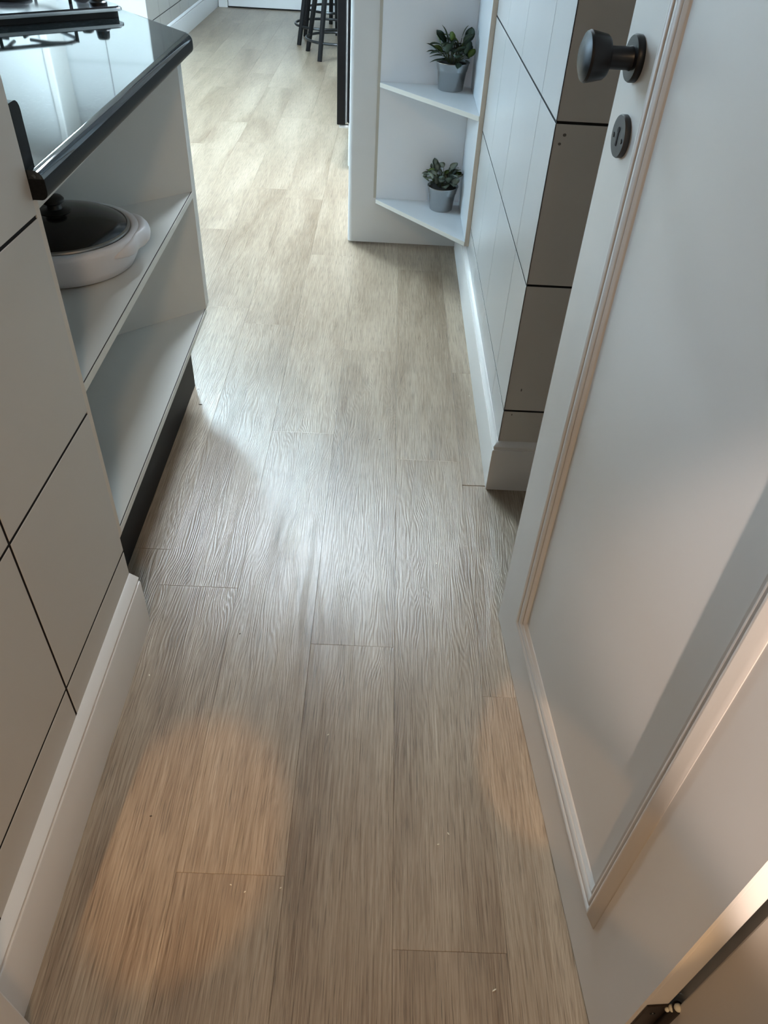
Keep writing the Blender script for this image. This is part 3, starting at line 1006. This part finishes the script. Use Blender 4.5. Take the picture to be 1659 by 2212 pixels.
# ------------------------------------------------------------------ bar stools at the far end
def stool(cx, cy, ang0, label, ring_z=0.115):
    t = empty('bar_stool', (cx, cy, 0), label, 'stool', 'black bar stools by the fridge')
    obj('seat', lathe([(0.150, 0.655), (0.165, 0.660), (0.170, 0.672), (0.166, 0.686), (0.150, 0.692), (0, 0.690)], (cx, cy, 0), seg=32), STOOLB, t, smooth=True)
    for i in range(4):
        a = math.radians(ang0 + 90 * i)
        c, s = math.cos(a), math.sin(a)
        p0 = Vector((cx + 0.262 * c, cy + 0.262 * s, 0.0003)); p1 = Vector((cx + 0.125 * c, cy + 0.125 * s, 0.658))
        obj('leg', tube([p0, p1], 0.02, seg=14, radii=[0.0175, 0.0205]), STOOLB, t, smooth=True)
    rr = 0.235
    obj('foot_ring', tube([(cx + rr * math.cos(2 * math.pi * k / 40), cy + rr * math.sin(2 * math.pi * k / 40), ring_z) for k in range(40)], 0.0095, seg=8, closed=True), STOOLR, t, smooth=True)
    return t


stool(-0.418, 6.705, 154, 'black bar stool nearest the fridge, first of the row')
stool(-0.550, 7.205, 222.6, 'black bar stool second in the row, its left leg standing farthest out', 0.125)
stool(-0.510, 7.760, 190, 'black bar stool farthest back, nearest the white far door', 0.155)

# ------------------------------------------------------------------ lamps
lamp = empty('ceiling_lamp', (-0.33, 3.58, CEIL_Z), 'square white LED ceiling lamp over the kitchen floor', 'lamp')
bm = box(-0.61, -0.05, 3.30, 3.325, CEIL_Z - 0.028, CEIL_Z - 0.0005)
box(-0.61, -0.05, 3.835, 3.86, CEIL_Z - 0.028, CEIL_Z - 0.0005, bm=bm)
box(-0.61, -0.585, 3.325, 3.835, CEIL_Z - 0.028, CEIL_Z - 0.0005, bm=bm)
box(-0.075, -0.05, 3.325, 3.835, CEIL_Z - 0.028, CEIL_Z - 0.0005, bm=bm)
obj('lamp_frame', bm, FIXTURE, lamp)
obj('diffuser', box(-0.584, -0.076, 3.326, 3.834, CEIL_Z - 0.024, CEIL_Z - 0.004), LED, lamp)
l2 = empty('ceiling_lamp', (-1.75, 4.95, CEIL_Z), 'added square LED ceiling lamp brightening the alcove, over the left side of the kitchen', 'lamp')  # lamp added to brighten the alcove mirrored in the worktop
bm = box(-2.00, -1.50, 4.70, 4.725, CEIL_Z - 0.028, CEIL_Z - 0.0005)
box(-2.00, -1.50, 5.175, 5.20, CEIL_Z - 0.028, CEIL_Z - 0.0005, bm=bm)
box(-2.00, -1.975, 4.725, 5.175, CEIL_Z - 0.028, CEIL_Z - 0.0005, bm=bm)
box(-1.525, -1.50, 4.725, 5.175, CEIL_Z - 0.028, CEIL_Z - 0.0005, bm=bm)
obj('lamp_frame', bm, FIXTURE, l2)
obj('diffuser', box(-1.974, -1.526, 4.726, 5.174, CEIL_Z - 0.024, CEIL_Z - 0.004), LED2, l2)
el = empty('entry_lamp', ENTRY_LAMP, 'round warm ceiling lamp in the room behind the doorway', 'lamp')
obj('lamp_base', lathe([(0.17, 0.0), (0.17, 0.07)], (ENTRY_LAMP[0], ENTRY_LAMP[1], 2.5295), seg=40), FIXTURE, el, smooth=True)
obj('diffuser', lathe([(0.0, -0.0), (0.15, 0.004), (0.16, 0.028)], (ENTRY_LAMP[0], ENTRY_LAMP[1], 2.50), seg=40), WARMLED, el, smooth=True)
for (p, lb) in ((ADDED_SPOT_LEFT, 'added left ceiling spot behind the doorway, for the left warm floor patch'), (ADDED_SPOT_RIGHT, 'added middle ceiling spot behind the doorway, for the right warm floor patch'), (ADDED_SPOT_DOOR, 'added right ceiling spot behind the doorway, brightening the open door')):
    o = obj('spotlight', lathe([(0.030, 0), (0.045, -0.006), (0.050, 0.0), (0.045, 0.030), (0.032, 0.032), (0.030, 0.0)], (p[0], p[1], 2.568), seg=28), FIXTURE, smooth=True)  # unseen fitting for an added spot
    tag(o, lb, 'lamp', 'added ceiling spots of the entry')

# ------------------------------------------------------------------ crumbs on the floor
def crumb(x, y, m, label, group, L=0.004):
    bm = bmesh.new()
    bmesh.ops.create_icosphere(bm, subdivisions=1, radius=1.0, matrix=Matrix.Translation((x, y, 0.0011)) @ Matrix.Rotation(random.uniform(0, 3), 4, 'Z') @ Matrix.Diagonal((L * 0.5, 0.0012, 0.0009, 1)))
    o = obj('crumb', bm, m)
    tag(o, label, 'crumb', group)


PALE = 'pale crumbs on the floor'
DARK = 'dark crumbs on the floor'
for (x, y, L, lb) in (
        (0.215, 0.366, 0.008, 'pale crumb near the lower edge of the open door, the largest on the floor'),
        (0.158, 0.599, 0.006, 'pale crumb on the floor right of centre, farther one of two close together'),
        (0.140, 0.580, 0.005, 'pale crumb on the floor right of centre, nearer one of two close together'),
        (-0.060, 0.780, 0.005, 'pale crumb alone in the middle of the floor, between the two warm patches of light'),
        (0.161, 1.245, 0.006, 'pale crumb on the floor in front of the tiled wall corner'),
        (0.288, 1.97, 0.007, 'pale crumb lying against the right baseboard'),
        (-0.424, 0.897, 0.006, 'pale crumb on the floor close to the left baseboard'),
        (-0.172, 0.492, 0.004, 'pale speck in the left warm light patch, middle one of three'),
        (-0.196, 0.502, 0.004, 'pale speck in the left warm light patch, leftmost of three'),
        (-0.116, 0.500, 0.004, 'pale speck in the left warm light patch, rightmost of three')):
    crumb(x, y, CRUMBW, lb, PALE, L)
for (x, y, L, lb) in (
        (-0.512, 1.855, 0.012, 'dark sliver on the floor at the foot of the kickboard, the longest dark crumb'),
        (0.017, 1.722, 0.006, 'dark crumb alone on the grey planks in mid aisle'),
        (-0.262, 1.011, 0.005, 'dark crumb on the floor level with the left baseboard end'),
        (-0.350, 0.610, 0.005, 'dark crumb on the floor in the left warm light patch'),
        (-0.535, 1.935, 0.006, 'dark crumb on the floor by the far corner of the kickboard')):
    crumb(x, y, CRUMBD, lb, DARK, L)
